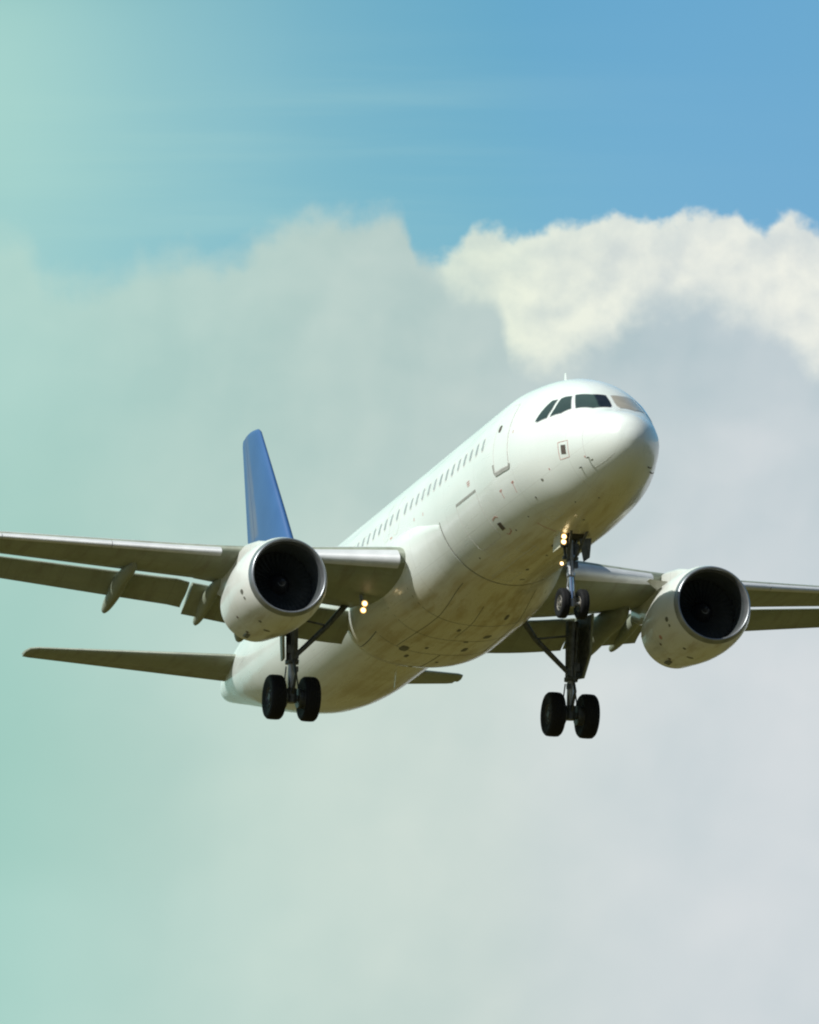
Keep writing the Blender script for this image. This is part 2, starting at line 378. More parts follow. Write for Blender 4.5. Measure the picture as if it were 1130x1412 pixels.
ST = [ # x, top, bottom, half width, height of the widest line
    (0.00, -.62, -.62, .00, -.62), (0.05, -.376, -.861, .241, -.62), (0.20, -.156, -1.092, .461, -.61), (0.50, .057, -1.334, .711, -.58),
    (1.00, .255, -1.568, .985, -.52), (1.33, .385, -1.672, 1.11, -.47), (1.73, .69, -1.777, 1.235, -.40), (2.10, .97, -1.853, 1.335, -.33),
    (2.50, 1.23, -1.917, 1.45, -.26), (3.20, 1.555, -1.984, 1.655, -.16), (4.00, 1.80, -2.02, 1.805, -.08), (5.00, 1.965, -2.05, 1.91, -.02),
    (6.00, 2.06, -2.07, 1.97, 0), (7.00, 2.07, -2.07, 1.975, 0), (23.5, 2.07, -2.07, 1.975, 0), (25.0, 2.07, -2.01, 1.96, .01),
    (27.0, 2.07, -1.79, 1.90, .06), (29.0, 2.05, -1.40, 1.75, .16), (31.0, 2.01, -.93, 1.50, .33), (33.0, 1.94, -.40, 1.18, .55),
    (35.0, 1.80, .12, .80, .80), (36.5, 1.62, .50, .50, .98), (37.3, 1.46, .72, .32, 1.06), (37.57, 1.36, .84, .22, 1.09)]
_t = [math.sqrt(s[0]) for s in ST]
f_top, f_bot, f_hw, f_zc = (pchip(_t, [s[k] for s in ST]) for k in (1, 2, 3, 4))
def sec(x):
    t = math.sqrt(max(x, 0.0)); return float(f_top(t)), float(f_bot(t)), float(f_hw(t)), float(f_zc(t))
def skin(x, th, off=0.0):
    """point on the skin; th = angle round the section, 0 starboard, pi/2 crown, pi port"""
    def p(x, th):
        tp, bt, hw, zc = sec(x); c, s_ = math.cos(th), math.sin(th)
        return np.array([x, hw * c, zc + (tp - zc if s_ >= 0 else zc - bt) * s_])
    a = p(x, th)
    if off:
        e = 0.004; x0 = max(x - e, 1e-4)
        n = np.cross(p(x, th + e) - p(x, th - e), p(x + e, th) - p(x0, th)); n /= np.linalg.norm(n) + 1e-12
        if np.dot(n[1:], a[1:] - np.array([0, sec(x)[3]])) < 0: n = -n
        a = a + n * off
    return a
# --- skin end

def patch(mb, poly, off=0.006, k=0, step=0.14, mirror=False, depth=0.03):
    """panel lying on the skin: polygon of (x, angle) pairs in metres along and radians round"""
    R0 = 1.9
    P = [(x, t * R0) for x, t in poly]
    if mirror: P = [(x, math.pi * R0 - s) for x, s in P]
    n = len(P); pts = []; edges = []
    for i in range(n):
        a, b = np.array(P[i]), np.array(P[(i + 1) % n]); m = max(1, int(np.linalg.norm(b - a) / step))
        for j in range(m): pts.append(tuple(a + (b - a) * j / m))
    nb = len(pts); edges = [(i, (i + 1) % nb) for i in range(nb)]
    A = np.array(P); lo_, hi_ = A.min(0), A.max(0)
    def inside(q):
        c = False
        for i in range(n):
            (x1, y1), (x2, y2) = P[i], P[(i + 1) % n]
            if (y1 > q[1]) != (y2 > q[1]) and q[0] < (x2 - x1) * (q[1] - y1) / (y2 - y1) + x1: c = not c
        return c
    ext = pts[:]
    xx = np.arange(lo_[0] + step / 2, hi_[0], step); yy = np.arange(lo_[1] + step / 2, hi_[1], step)
    for a in xx:
        for b in yy:
            if inside((a, b)) and min((a - p[0]) ** 2 + (b - p[1]) ** 2 for p in pts) > (0.4 * step) ** 2: ext.append((a, b))
    r = delaunay_2d_cdt([Vector(p) for p in ext], edges, [tuple(range(nb))], 1, 1e-7)
    V2, F2 = r[0], r[2]; E2 = {}
    V = [skin(v[0], v[1] / R0, off) for v in V2]
    for f in F2:
        for i in range(len(f)):
            e = (f[i], f[(i + 1) % len(f)]); E2[tuple(sorted(e))] = E2.get(tuple(sorted(e)), 0) + 1
    rim = [e for e, c in E2.items() if c == 1]
    nV = len(V); V += [skin(v[0], v[1] / R0, -depth) for v in V2]
    F = [tuple(f) for f in F2] + [(a, b, b + nV, a + nV) for a, b in rim]
    mb.add(V, F, k)
    return mb

def strip(mb, line, w=0.03, off=0.004, k=0, closed=False, step=0.12):
    """narrow band on the skin along (x, angle) points"""
    R0 = 1.95; P = [np.array((x, t * R0)) for x, t in line]
    if closed: P.append(P[0])
    D = []
    for a, b in zip(P[:-1], P[1:]):
        m = max(1, int(np.linalg.norm(b - a) / step))
        D += [a + (b - a) * j / m for j in range(m)]
    D.append(P[-1])
    rows = []
    for i, p in enumerate(D):
        a = D[max(i - 1, 0)]; b = D[min(i + 1, len(D) - 1)]; d = (b - a) / (np.linalg.norm(b - a) + 1e-9); nrm = np.array([-d[1], d[0]]) * w / 2
        l, r = p + nrm, p - nrm
        rows.append([skin(l[0], l[1] / R0, -0.01), skin(l[0], l[1] / R0, off), skin(r[0], r[1] / R0, off), skin(r[0], r[1] / R0, -0.01)])
    return mb.loft(rows, True, True, False, k)

# ------------------------------------------------------------------ the airliner
jet = empty('airliner')
jet.matrix_world = Matrix([[*M3[0], 0], [*M3[1], 0], [*M3[2], 0], [0, 0, 0, 1]])
jet.location = to_world(BASE)
jet['label'] = 'white twin engine airliner with blue tail fin coming in to land with wheels down'
jet['category'] = 'airplane'

# fuselage
NR = 128
xs_f = [0.0006, .006, .02] + [12.0 * (i / 90) ** 1.6 for i in range(4, 91)] + list(np.arange(12.5, 23.6, .5)) + list(np.arange(23.8, 37.3, .22)) + [37.4, 37.57]
rings = [[skin(x, 2 * math.pi * i / NR) for i in range(NR)] for x in xs_f]
fus = MB().loft(rings).build('fuselage', M['white'], jet, ang=50)

# wing-to-body fairing under the belly
def belly():
    XS = [10.30, 10.42, 10.6, 10.9, 11.4, 12.2, 13.2, 14.5, 16, 17.2, 18.0, 18.6, 19.0, 19.25, 19.42, 19.5]
    WD = [1.90, 1.95, 1.975, 1.995, 2.03, 2.09, 2.17, 2.2, 2.21, 2.2, 2.13, 2.03, 1.92, 1.80, 1.66, 1.50]
    BT = [1.98, 2.06, 2.085, 2.115, 2.19, 2.32, 2.48, 2.5, 2.5, 2.48, 2.44, 2.38, 2.30, 2.22, 2.12, 2.0]
    ZT = [-.62, -.58, -.54, -.50, -.44, -.36, -.32, -.35, -.5, -.7, -.85, -.95, -1.0, -1.05, -1.1, -1.2]
    fw, fb, fz = pchip(XS, WD), pchip(XS, BT), pchip(XS, ZT)
    rs = []
    for x in sorted(set(XS + list(np.arange(10.4, 19.5, .2)))):
        w, b, zt = float(fw(x)), float(fb(x)), float(fz(x)); n = 40; r = []
        e = 2.0 + 0.55 * min(1, max(0, (x - 10.4) / 3.6)) * min(1, max(0, (19.5 - x) / 1.2))
        for i in range(n + 1):
            t = math.pi * i / n; c, s_ = math.cos(t), math.sin(t)
            P = np.array([w * math.copysign(abs(c) ** (2 / e), c), zt - (b + zt) * abs(s_) ** (2 / e)])
            k = min(1, max(0, (x - 10.30) / 2.3)); k = k * k * (3 - 2 * k) * .97 + .03    # grows out of the skin at its front end
            p0 = math.asin(min(.95, -zt / 2.07)); ph = p0 + (math.pi - 2 * p0) * i / n
            Q = np.array([1.975 * math.cos(ph), -2.07 * math.sin(ph)]) * 1.004
            r.append((x, *(Q + (P - Q) * k)))
        r += [(x, -w * .93, zt + .16), (x, -.5, zt + .2), (x, .5, zt + .2), (x, w * .93, zt + .16)]
        rs.append(r)
    m = MB().loft(rs)
    return m
fair = belly().build('belly_fairing', M['white'], jet, ang=50)

# wing planform
f_lez = pchip([0, 2.2, 6.1, 8.9, 11.6, 17.1], [-1.0, -.80, -.46, -.11, .25, .97])
f_tez = pchip([0, 2.2, 6.4, 11, 17.1], [-1.2, -1.1, -.52, .20, 1.15])
f_te = lambda y: (18.75 - .12 * (y - 2) / 4.4) if y < 6.4 else 18.63 + .315 * (y - 6.4)
f_le = lambda y: 12.62 + .52 * (y - 2)
f_tc = pchip([0, 2.2, 6.4, 17.1], [.165, .155, .122, .108])
def foil(n=26, t=.12, lowshare=.56, x0=0., x1=1.):
    """closed section from the rear over the top to the nose and back underneath; unit chord"""
    th = [math.pi * i / n for i in range(n + 1)]
    X = [x0 + (x1 - x0) * (1 + math.cos(a)) / 2 for a in th]
    T = lambda x: 5 * t * (.2969 * math.sqrt(max(x, 0)) - .126 * x - .3516 * x * x + .2843 * x ** 3 - .1036 * x ** 4)
    up = [(x, T(x) * 2 * (1 - lowshare)) for x in X]; dn = [(x, -T(x) * 2 * lowshare + .018 * math.sin(math.pi * max(0, (x - .55) / .45)) * (x > .55)) for x in X[::-1]]
    return up + dn[1:]
def wing_pt(y, xc, zc, sgn):
    le, te = f_le(y), f_te(y); c = te - le; zl, zt = float(f_lez(y)), float(f_tez(y))
    return np.array([le + xc * c, sgn * y, zl + (zt - zl) * xc + zc * c])
def low_z(y, x):
    le, te = f_le(y), f_te(y); c = te - le; xc = (x - le) / c; t = float(f_tc(y))
    T = 5 * t * (.2969 * math.sqrt(max(xc, 0)) - .126 * xc - .3516 * xc ** 2 + .2843 * xc ** 3 - .1036 * xc ** 4)
    return float(f_lez(y)) + (float(f_tez(y)) - float(f_lez(y))) * xc - T * 2 * .56 * c
def wing_side(sgn):
    def span(y0, y1, st=.35): return [y0 + (y1 - y0) * i / max(1, round((y1 - y0) / st)) for i in range(max(1, round((y1 - y0) / st)) + 1)]
    def cut(y):  # where the fixed wing ends ahead of the flaps
        return .80 if y < 6.4 else (.78 if y < 13.0 else 1.0)
    m = MB()
    for (a, b) in ((0.4, 6.36), (6.36, 13.0), (13.0, 17.05)):
        rs = []
        for y in span(a, b):
            x1 = cut((a + b) / 2)
            sec_ = foil(t=float(f_tc(y)), x1=x1)
            rs.append([wing_pt(y, p[0], p[1], sgn) for p in sec_])
        m.loft(rs)
    w = m.build('wing', M['wing'], jet, ang=40, label='starboard wing with slats and flaps out' if sgn > 0 else 'port wing with slats and flaps out')
    # slats: a curved shell moved forward and down from the nose
    for (a, b) in ((2.28, 5.05), (6.42, 8.98), (9.0, 11.58), (11.6, 14.18), (14.2, 16.6)):
        rs = []
        for y in span(a, b):
            t = float(f_tc(y)); c = f_te(y) - f_le(y); sc = (.17 if y > 6 else .135); r = []
            T = lambda x: 5 * t * (.2969 * math.sqrt(x) - .126 * x - .3516 * x * x + .2843 * x ** 3)
            up = [(sc * (1 - i / 12) ** 2, 1) for i in range(13)]; dn = [(.055 * (i / 6) ** 2, -1) for i in range(1, 7)]
            pts = [(x, T(x) * (.88 if s_ > 0 else -1.12)) for x, s_ in up + dn]
            inn = [(.075, -T(.05) * .45), (.085, 0.0), (.11, T(.11) * .45)]
            pts = pts + inn
            A = math.radians(-13); ca, sa = math.cos(A), math.sin(A)
            for x, z in pts:
                x_, z_ = x - .1, z
                r.append(wing_pt(y, (x_ * ca - z_ * -sa * -1) * 1 + .1 - .042, (x_ * -sa + z_ * ca) - .006, sgn))
            rs.append(r)
        MB().loft(rs).build('slat', M['slat'], w, ang=40)
    # flaps
    for (a, b, ch, dz) in ((1.95, 4.15, 1.42, .50), (4.19, 6.27, 1.36, .44), (6.36, 13.0, 1.10, .33)):
        rs = []
        for y in span(a, b):
            ch_ = ch if y < 6.4 else 1.22 - .055 * (y - 6.4)
            te = f_te(y); zt = float(f_tez(y)); x0 = te - .245 * (te - f_le(y)) * (1 if y > 6.4 else .78) + .30; z0 = zt - .06
            ang = -math.radians(24 if y < 6.4 else 21); ca, sa = math.cos(ang), math.sin(ang)
            r = []
            for p in foil(n=14, t=.14, lowshare=.35):
                X, Z = p[0] * ch_, p[1] * ch_
                r.append((x0 + X * ca - Z * sa * 1.0, sgn * y, z0 + X * sa + Z * ca))
            rs.append(r)
        MB().loft(rs).build('flap', M['wing'], w, ang=40)
    # flap track fairings
    for (y, x0, x1, hw_, dp, droop, toe) in ((5.05, 16.3, 19.75, .28, .50, .60, -.42), (5.86, 16.9, 20.05, .17, .27, .30, -.12), (8.15, 17.0, 20.75, .19, .29, .28, -.10), (12.7, 18.9, 22.1, .16, .25, .24, -.1)):
        rs = []; N = 22; zw0 = low_z(y, x0)
        for i in range(N + 1):
            u = i / N; x = x0 + (x1 - x0) * u
            k = max(.03, (4 * u * (1 - u)) ** .45) * (1.0 - .25 * max(0, u - .5))
            te = f_te(y); xe = min(x, te - .9)
            zb = low_z(y, xe) + .04 - (max(0, x - (te - 1.25)) * .11) - droop * max(0, u - .4) ** 1.3 * 1.7
            yy = sgn * (y + toe * u)
            rs.append([(x, yy + hw_ * k * math.cos(t), zb - dp * .45 * k + dp * k * (.55 if math.sin(t) > 0 else .9) * math.sin(t)) for t in [2 * math.pi * j / 20 for j in range(20)]])
        MB().loft(rs).build('flap_track_fairing', M['wing'], w, ang=45)
    # wing tip fence
    tip = MB(); yt = 17.05; zt = float(f_lez(yt))
    for s2 in (1, -1):
        P = [(f_le(yt) + .1, sgn * yt, zt), (f_te(yt), sgn * yt, zt + .1), (f_te(yt) + .35, sgn * (yt + .06), zt + .75 * s2 + .1), (f_te(yt) - .25, sgn * (yt + .06), zt + .70 * s2 + .1)]
        tip.slab(P, (0, sgn * .045, 0))
    tip.build('wing_tip_fence', M['white'], w, smooth=False)
    # retractable landing lamps under the root
    if sgn > 0:
        for (c) in ((15.0, 2.52, -1.64), (15.0, 2.56, -1.82)):
            lm = MB(); lm.lathe([(0.16, .02), (.12, .075), (0, .088), (-.01, .085)], c, (1, 0, 0), 20, k=1); lm.lathe([(-.014, .0), (-.013, .05)], c, (1, 0, 0), 20, k=0).lathe([(-.013, .05), (-.012, .08), (0.0, .082)], c, (1, 0, 0), 20, k=2)
            lm.rod((15.1, c[1], c[2] + .05), (15.25, c[1] + .02, -1.30), .03, k=1)
            lm.build('landing_light', [M['lampm'], M['gear'], M['lampr']], w)
    return w
wing_s = wing_side(1); wing_p = wing_side(-1)

# engines
def engine(y):
    sgn = 1 if y > 0 else -1; org = np.array([10.75, y, -2.076]); ax = (1, 0, -.03)
    low = lambda th, t: 1 + (-.012 * max(0, -math.sin(th)) * min(1, max(0, (t - .2) / .9)))
    cowl = [(.17, 1.038), (.22, 1.056), (.35, 1.10), (.6, 1.135), (.9, 1.16), (1.25, 1.165), (1.6, 1.15), (2.0, 1.115), (2.4, 1.06), (2.8, .995), (3.15, .94), (3.33, .91), (3.34, .885), (3.2, .885), (2.6, .88)]
    e = MB().lathe(cowl, org, ax, 80, sq=low).build('engine', M['engine'], jet, ang=45, label='starboard engine, its cowl fully sunlit' if sgn > 0 else 'port engine, its cowl partly shaded by the fuselage')
    lip = [(.18, 1.039), (.10, 1.020), (.04, .998), (.008, .976), (0, .958), (.012, .938), (.05, .92), (.12, .905), (.22, .895)]
    MB().lathe(lip, org, ax, 80, sq=low).build('inlet_lip', M['lip'], e, ang=60)
    MB().lathe([(.22, .895), (.4, .88), (.7, .875), (1.05, .868), (1.16, .87), (1.16, .1)], org, ax, 64, sq=None).build('inlet_duct', M['duct'], e)
    # fan: 36 twisted blades
    fb = MB()
    for i in range(36):
        a = 2 * math.pi * i / 36; rows = []
        for r, tw, cw in ((.26, 18, .20), (.45, 34, .22), (.66, 50, .23), (.855, 62, .22)):
            t = math.radians(tw); rad = np.array([0, math.cos(a), math.sin(a)]); tan = np.array([0, -math.sin(a), math.cos(a)])
            d = math.cos(t) * np.array([1, 0, 0]) + math.sin(t) * tan; nrm = np.cross(d, rad)
            c = org + np.array([1.0, 0, -.03]) + rad * r
            rows.append([c - d * cw / 2, c + nrm * .012, c + d * cw / 2, c - nrm * .012])
        fb.loft(rows)
    fb.build('fan', M['blade'], e, ang=30)
    sp = MB().lathe([(.60, .004), (.63, .05), (.72, .115), (.85, .19), (.98, .255), (1.05, .275)], org, ax, 40)
    # comma-shaped white swirl
    sw = []
    for i in range(14):
        u = i / 13; th = math.radians(60 + 300 * u); r0 = .055 + .05 * u; wd = .030 * (1 - .55 * u)
        row = []
        for r in (r0 - wd / 2, r0 + wd / 2):
            t = float(np.interp(r, [.004, .05, .115, .19, .255], [.60, .63, .72, .85, .98])) - .006
            row += [org + np.array([t, r * math.cos(th), r * math.sin(th) - .03 * t])]
        row += [row[1] + np.array([.02, 0, 0]), row[0] + np.array([.02, 0, 0])]
        sw.append(row)
    sp.loft(sw, k=1)
    sp.build('spinner', [M['spin'], M['swirl']], e)
    MB().lathe([(2.6, .78), (3.3, .72), (3.9, .58), (4.25, .50), (4.26, .46), (3.6, .5)], org, ax, 48).lathe([(3.6, .38), (4.2, .33), (4.7, .16), (4.95, .01)], org, ax, 32).build('exhaust_nozzle', M['hot'], e)
    # pylon up to the wing
    rs = []
    for (x, z0, z1, w_) in ((11.9, -1.05, -.93, .04), (12.4, -1.08, -.80, .15), (13.2, -1.1, -.60, .22), (14.2, -1.2, -.46, .24), (15.4, -1.5, -.55, .22), (16.6, -1.35, -.6, .15), (17.6, -1.0, -.6, .05)):
        rs.append([(x, y - w_, z0), (x, y - w_, z1 - .06), (x, y - w_ * .6, z1), (x, y + w_ * .6, z1), (x, y + w_, z1 - .06), (x, y + w_, z0)])
    MB().loft(rs).build('pylon', M['engine'], e, ang=40)
    # small vents and drains on the cowl: (along, angle, half sizes)
    def onc(t, th, off):
        r = float(np.interp(t, [c[0] for c in cowl[:12]], [c[1] for c in cowl[:12]])) * low(th, t) + off
        return org + np.array([t, r * math.cos(th), r * math.sin(th) - .03 * t])
    for (t, dg, a, b, mk_) in ((.62, -17, .085, .07, 'seam'), (.60, -26, .045, .045, 'seam'), (.85, -62, .05, .05, 'seam'), (1.3, -78, .06, .10, 'seam'), (1.75, -38, .05, .04, 'brown'), (2.2, -62, .07, .05, 'brown')):
        th = math.radians(dg); n = 10
        MB().loft([[onc(t + a * math.cos(2 * math.pi * i / n), th + b / 1.2 * math.sin(2 * math.pi * i / n), q) for i in range(n)] for q in (.008, -.03)]).build('cowl_vent', M[mk_], e)
    if sgn < 0:
        MB().loft([[onc(1.45 + .09 * math.cos(2 * math.pi * i / 6), math.radians(-31) + .055 * math.sin(2 * math.pi * i / 6), q) for i in range(6)] for q in (.006, -.02)]).build('warning_marking', M['red'], e)
    hk = MB()
    for th0 in (-1.15,):
        hk.loft([[onc(2.35 + .08 * i, th0 + d, o) for d, o in ((-.05, -.02), (-.05, .02 + .05 * math.sin(i / 6 * math.pi)), (.05, .02 + .05 * math.sin(i / 6 * math.pi)), (.05, -.02))] for i in range(7)])
    hk.build('drain_fairing', M['seam'], e)
    sk_ = MB(); a1 = math.radians(38)     # strake on the inboard shoulder
    d_in = 1 if y < 0 else -1
    A_ = lambda t, o: org + np.array([t, d_in * (1.2 + o) * math.cos(a1), (1.2 + o) * math.sin(a1)])
    sk_.slab([A_(1.0, -.02), A_(1.9, -.03), A_(1.9, .30), A_(1.65, .30)], (0, .02, .02)); sk_.build('strake', M['engine'], e, smooth=False)
    return e
eng_s = engine(5.74); eng_p = engine(-5.62)

# fin and tailplane
def surf(rows, t=.1, n=18, cut=None, vert=False):
    rs = []
    for (x, w_, z, c) in rows:
        r = []
        for p in foil(n=n, t=t, lowshare=.5, x0=(cut or (0, 1))[0], x1=(cut or (0, 1))[1]):
            r.append((x + p[0] * c, w_ + (p[1] * c if vert else 0), z + (0 if vert else p[1] * c)))
        rs.append(r)
    return MB().loft(rs)
fin_rows = [(28.6, 0, 1.5, 6.3), (29.35, 0, 2.0, 5.65), (31.8, 0, 5.0, 3.75), (34.2, 0, 7.86, 1.9), (34.42, 0, 7.98, 1.66), (34.7, 0, 8.02, 1.35)]
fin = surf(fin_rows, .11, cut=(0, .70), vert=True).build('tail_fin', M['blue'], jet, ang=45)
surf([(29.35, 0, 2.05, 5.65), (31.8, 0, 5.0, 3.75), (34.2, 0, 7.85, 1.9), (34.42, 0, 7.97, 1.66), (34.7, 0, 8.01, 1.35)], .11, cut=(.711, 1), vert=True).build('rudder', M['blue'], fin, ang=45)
for sgn in (1, -1):
    rows = [(31.75, sgn * .3, .78, 3.5), (32.15, sgn * 1.1, .84, 3.08), (35.25, sgn * 6.12, 1.46, 1.28), (35.45, sgn * 6.3, 1.48, 1.06), (35.75, sgn * 6.36, 1.485, .76)]
    t_ = surf(rows, .10, cut=(0, .72)).build('tailplane', M['wing'], jet, ang=45)
    surf([(31.98, sgn * .72, .815, 3.24)] + rows[1:4], .10, cut=(.725, 1)).build('elevator', M['wing'], t_, ang=45)

# ------------------------------------------------------------------ landing gear
def wheel(parent, c, r, w_, rimr, rim='rim'):
    c = np.array(c, float); m = MB(); h = w_ / 2
    m.lathe([(-h * .70, rimr), (-h * .92, r * .72), (-h, r * .82), (-h * .93, r * .92), (-h * .72, r * .985), (-h * .36, r), (-h * .33, r * .985), (-h * .30, r), (h * .0 - .006, r * 1.0), (0, r * .985), (.006, r), (h * .30, r), (h * .33, r * .985), (h * .36, r), (h * .72, r * .985), (h * .93, r * .92), (h, r * .82), (h * .92, r * .72), (h * .70, rimr)], c, (0, 1, 0), 48, k=0)
    for s_ in (-1, 1):
        m.lathe([(s_ * h * .70, rimr), (s_ * h * .80, rimr * .95), (s_ * h * .55, rimr * .82), (s_ * h * .42, rimr * .45), (s_ * h * .72, rimr * .34), (s_ * h * .72, .001)], c, (0, 1, 0), 32, k=1)
        for i in range(9):
            a = 2 * math.pi * i / 9; q = c + np.array([rimr * .66 * math.cos(a), s_ * h * .50, rimr * .66 * math.sin(a)])
            m.rod(q, q + np.array([0, s_ * .025, 0]), rimr * .10, n=10, k=2)
    return m.build('wheel', [M['tyre'], M[rim], M['geard']], parent, ang=40)

# nose gear
AX = np.array([5.07, 0, -3.735]); TOP = np.array([5.24, 0, -1.95])
P = lambda u: TOP + (AX - TOP) * u
ng = MB().rods([(P(0), .10), (P(.30), .095)], k=0).rods([(P(.30), .12), (P(.36), .12)], k=0).rods([(P(.36), .088), (P(.55), .085)], k=0).rods([(P(.55), .105), (P(.60), .105)], k=0)
ng.rods([(P(.60), .055), (P(.95), .055)], k=1).rod(P(.93), P(1.05), .075, k=0)
ng.rod(AX + [0, -.30, 0], AX + [0, .30, 0], .045, k=0)
ng.rod(P(.52) + [.10, 0, 0], P(.72) + [.30, 0, 0], .03, k=0).rod(P(.72) + [.30, 0, 0], P(.94) + [.08, 0, 0], .03, k=0)      # torque links
ng.rod(P(.38) + [-.02, .08, 0], (4.35, .22, -1.95), .035, k=2).rod(P(.38) + [-.02, -.08, 0], (4.35, -.22, -1.95), .035, k=2)   # drag brace
ng.rod(P(.05) + [0, .16, 0], P(.34) + [0, .13, 0], .035, k=2).rod(P(.05) + [0, -.16, 0], P(.34) + [0, -.13, 0], .035, k=2)     # steering cylinders
ng.rod(P(.33) + [0, -.2, 0], P(.33) + [0, .2, 0], .045, k=2).box(P(.20) + [0, -.16, 0], (.12, .12, .30), k=2).box(P(.43) + [-.04, -.12, 0], (.10, .10, .16), k=2)
ng.rod(P(.1) + [-.10, .05, 0], P(.6) + [-.10, .03, 0], .014, k=2).rod(P(.1) + [-.08, -.07, 0], P(.9) + [-.06, -.05, 0], .012, k=2)
ng = ng.build('nose_landing_gear', [M['gear'], M['chrome'], M['geard']], jet)
for s_ in (1, -1): wheel(ng, AX + [0, s_ * .25, 0], .382, .225, .20)
for c, r in (((4.75, .30, -2.10), .085), ((4.75, .31, -2.235), .085), ((4.86, .33, -2.77), .062)):
    lm = MB().lathe([(-.004, .0), (-.003, r * .58)], c, (1, 0, 0), 20, k=0).lathe([(-.003, r * .58), (0, r * .86), (.012, r * .9)], c, (1, 0, 0), 20, k=2).lathe([(-.012, r * .9), (-.012, r), (.05, r * .95), (.13, r * .3), (.14, .0)], c, (1, 0, 0), 20, k=1)
    lm.rod((c[0] + .12, c[1], c[2]), (5.16, .08, c[2] - .02), .022, k=1)
    lm.build('landing_light', [M['lampm'], M['geard'], M['lampr']], ng)
d = MB().loft([[(x, .36 + .035 * k_ + .014 * q, -1.99 - .40 * k_) for k_, q in ((0, 0), (.5, .6), (1, 0), (1, 2), (.5, 2.6), (0, 2))] for x in np.linspace(4.72, 5.30, 5)])
d.build('gear_door', M['white'], ng, ang=40)
d = MB().slab([(5.05, -.20, -2.05), (5.05, -.52, -2.02), (5.15, -.50, -2.50), (5.15, -.34, -2.62)], (.03, 0, 0)); d.build('gear_door', M['geard'], ng, smooth=False)
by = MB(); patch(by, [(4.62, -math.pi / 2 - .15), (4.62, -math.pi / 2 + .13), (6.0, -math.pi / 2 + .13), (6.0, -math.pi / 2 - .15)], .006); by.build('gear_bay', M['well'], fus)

# main gear
def main_gear(sgn, ya):
    A = np.array([17.71, sgn * ya, -3.64]); T = np.array([17.55, sgn * (ya + .02), -1.15])
    Q = lambda u: T + (A - T) * u
    m = MB().rods([(Q(0), .17), (Q(.42), .16), (Q(.60), .155)], k=0).rods([(Q(.60), .18), (Q(.64), .18)], k=0).rods([(Q(.64), .10), (Q(.93), .10)], k=1).rod(Q(.90), Q(1.05), .14, k=0)
    m.rod(A + [0, -.52, 0], A + [0, .52, 0], .085, k=0)
    m.rod(A + [0, -.30, 0], A + [0, -.16, 0], .26, k=2).rod(A + [0, .16, 0], A + [0, .30, 0], .26, k=2)      # brake packs
    m.rod(Q(.60) + [-.16, 0, 0], Q(.78) + [-.42, 0, 0], .04, .035, k=2).rod(Q(.78) + [-.42, 0, 0], Q(.96) + [-.12, 0, 0], .035, .04, k=2)
    m.rod(Q(.08) + [-.2, sgn * .10, 0], Q(.62) + [-.18, sgn * .05, 0], .03, k=2).rod(Q(.1) + [.16, -sgn * .1, 0], Q(.94) + [.13, 0, 0], .02, k=2)
    m.rod(Q(.62) + [-.15, -.14, 0], Q(.62) + [-.15, .14, 0], .05, k=2).box(Q(.50) + [-.15, sgn * .1, 0], (.12, .16, .22), k=2).box(Q(.70) + [-.1, -sgn * .09, 0], (.1, .1, .14), k=2)
    m.rod(Q(.66) + [.08, .13, 0], A + [.05, .22, .1], .018, k=2).rod(Q(.66) + [.08, -.13, 0], A + [.05, -.22, .1], .018, k=2)
    m = m.build('main_landing_gear', [M['geard'], M['gear'], M['geard']], jet, label='starboard main landing gear leg and wheels' if sgn > 0 else 'port main landing gear leg and wheels')
    for s_ in (-1, 1): wheel(m, A + [0, s_ * .465, 0], .59, .41, .27, 'drim')
    b = MB().rod((17.6, sgn * (ya - .10), -2.50), (17.38, sgn * 2.85, -1.72), .065, .075).rod((17.38, sgn * 2.85, -1.72), (17.2, sgn * 2.30, -1.05), .075, .085)
    b.rod((17.38, sgn * 2.85, -1.72), (17.5, sgn * (ya - .1), -1.55), .028)
    b.box((17.58, sgn * (ya - .06), -2.52), (.16, .16, .18))
    b.build('side_brace', M['geard'], m)
    # leg door, fixed along the outboard side of the leg
    y0 = sgn * (ya + .27)
    d = MB().slab([(17.00, y0 + sgn * .14, -1.02), (18.15, y0 - sgn * .12, -1.02), (18.12, y0 - sgn * .12, -2.05), (17.90, y0 - sgn * .08, -2.62), (17.45, y0, -2.68), (17.12, y0 + sgn * .10, -2.10)], (0, sgn * .05, 0))
    yi = y0 - sgn * .008
    d.slab([(17.03, yi + sgn * .137, -1.05), (18.12, yi - sgn * .117, -1.05), (18.09, yi - sgn * .117, -2.04), (17.88, yi - sgn * .077, -2.58), (17.47, yi, -2.64), (17.15, yi + sgn * .097, -2.09)], (0, -sgn * .02, 0), k=1)
    d.build('gear_door', [M['wing'], M['geard']], m, smooth=False)
    return m
main_gear(1, 3.73); main_gear(-1, 3.90)

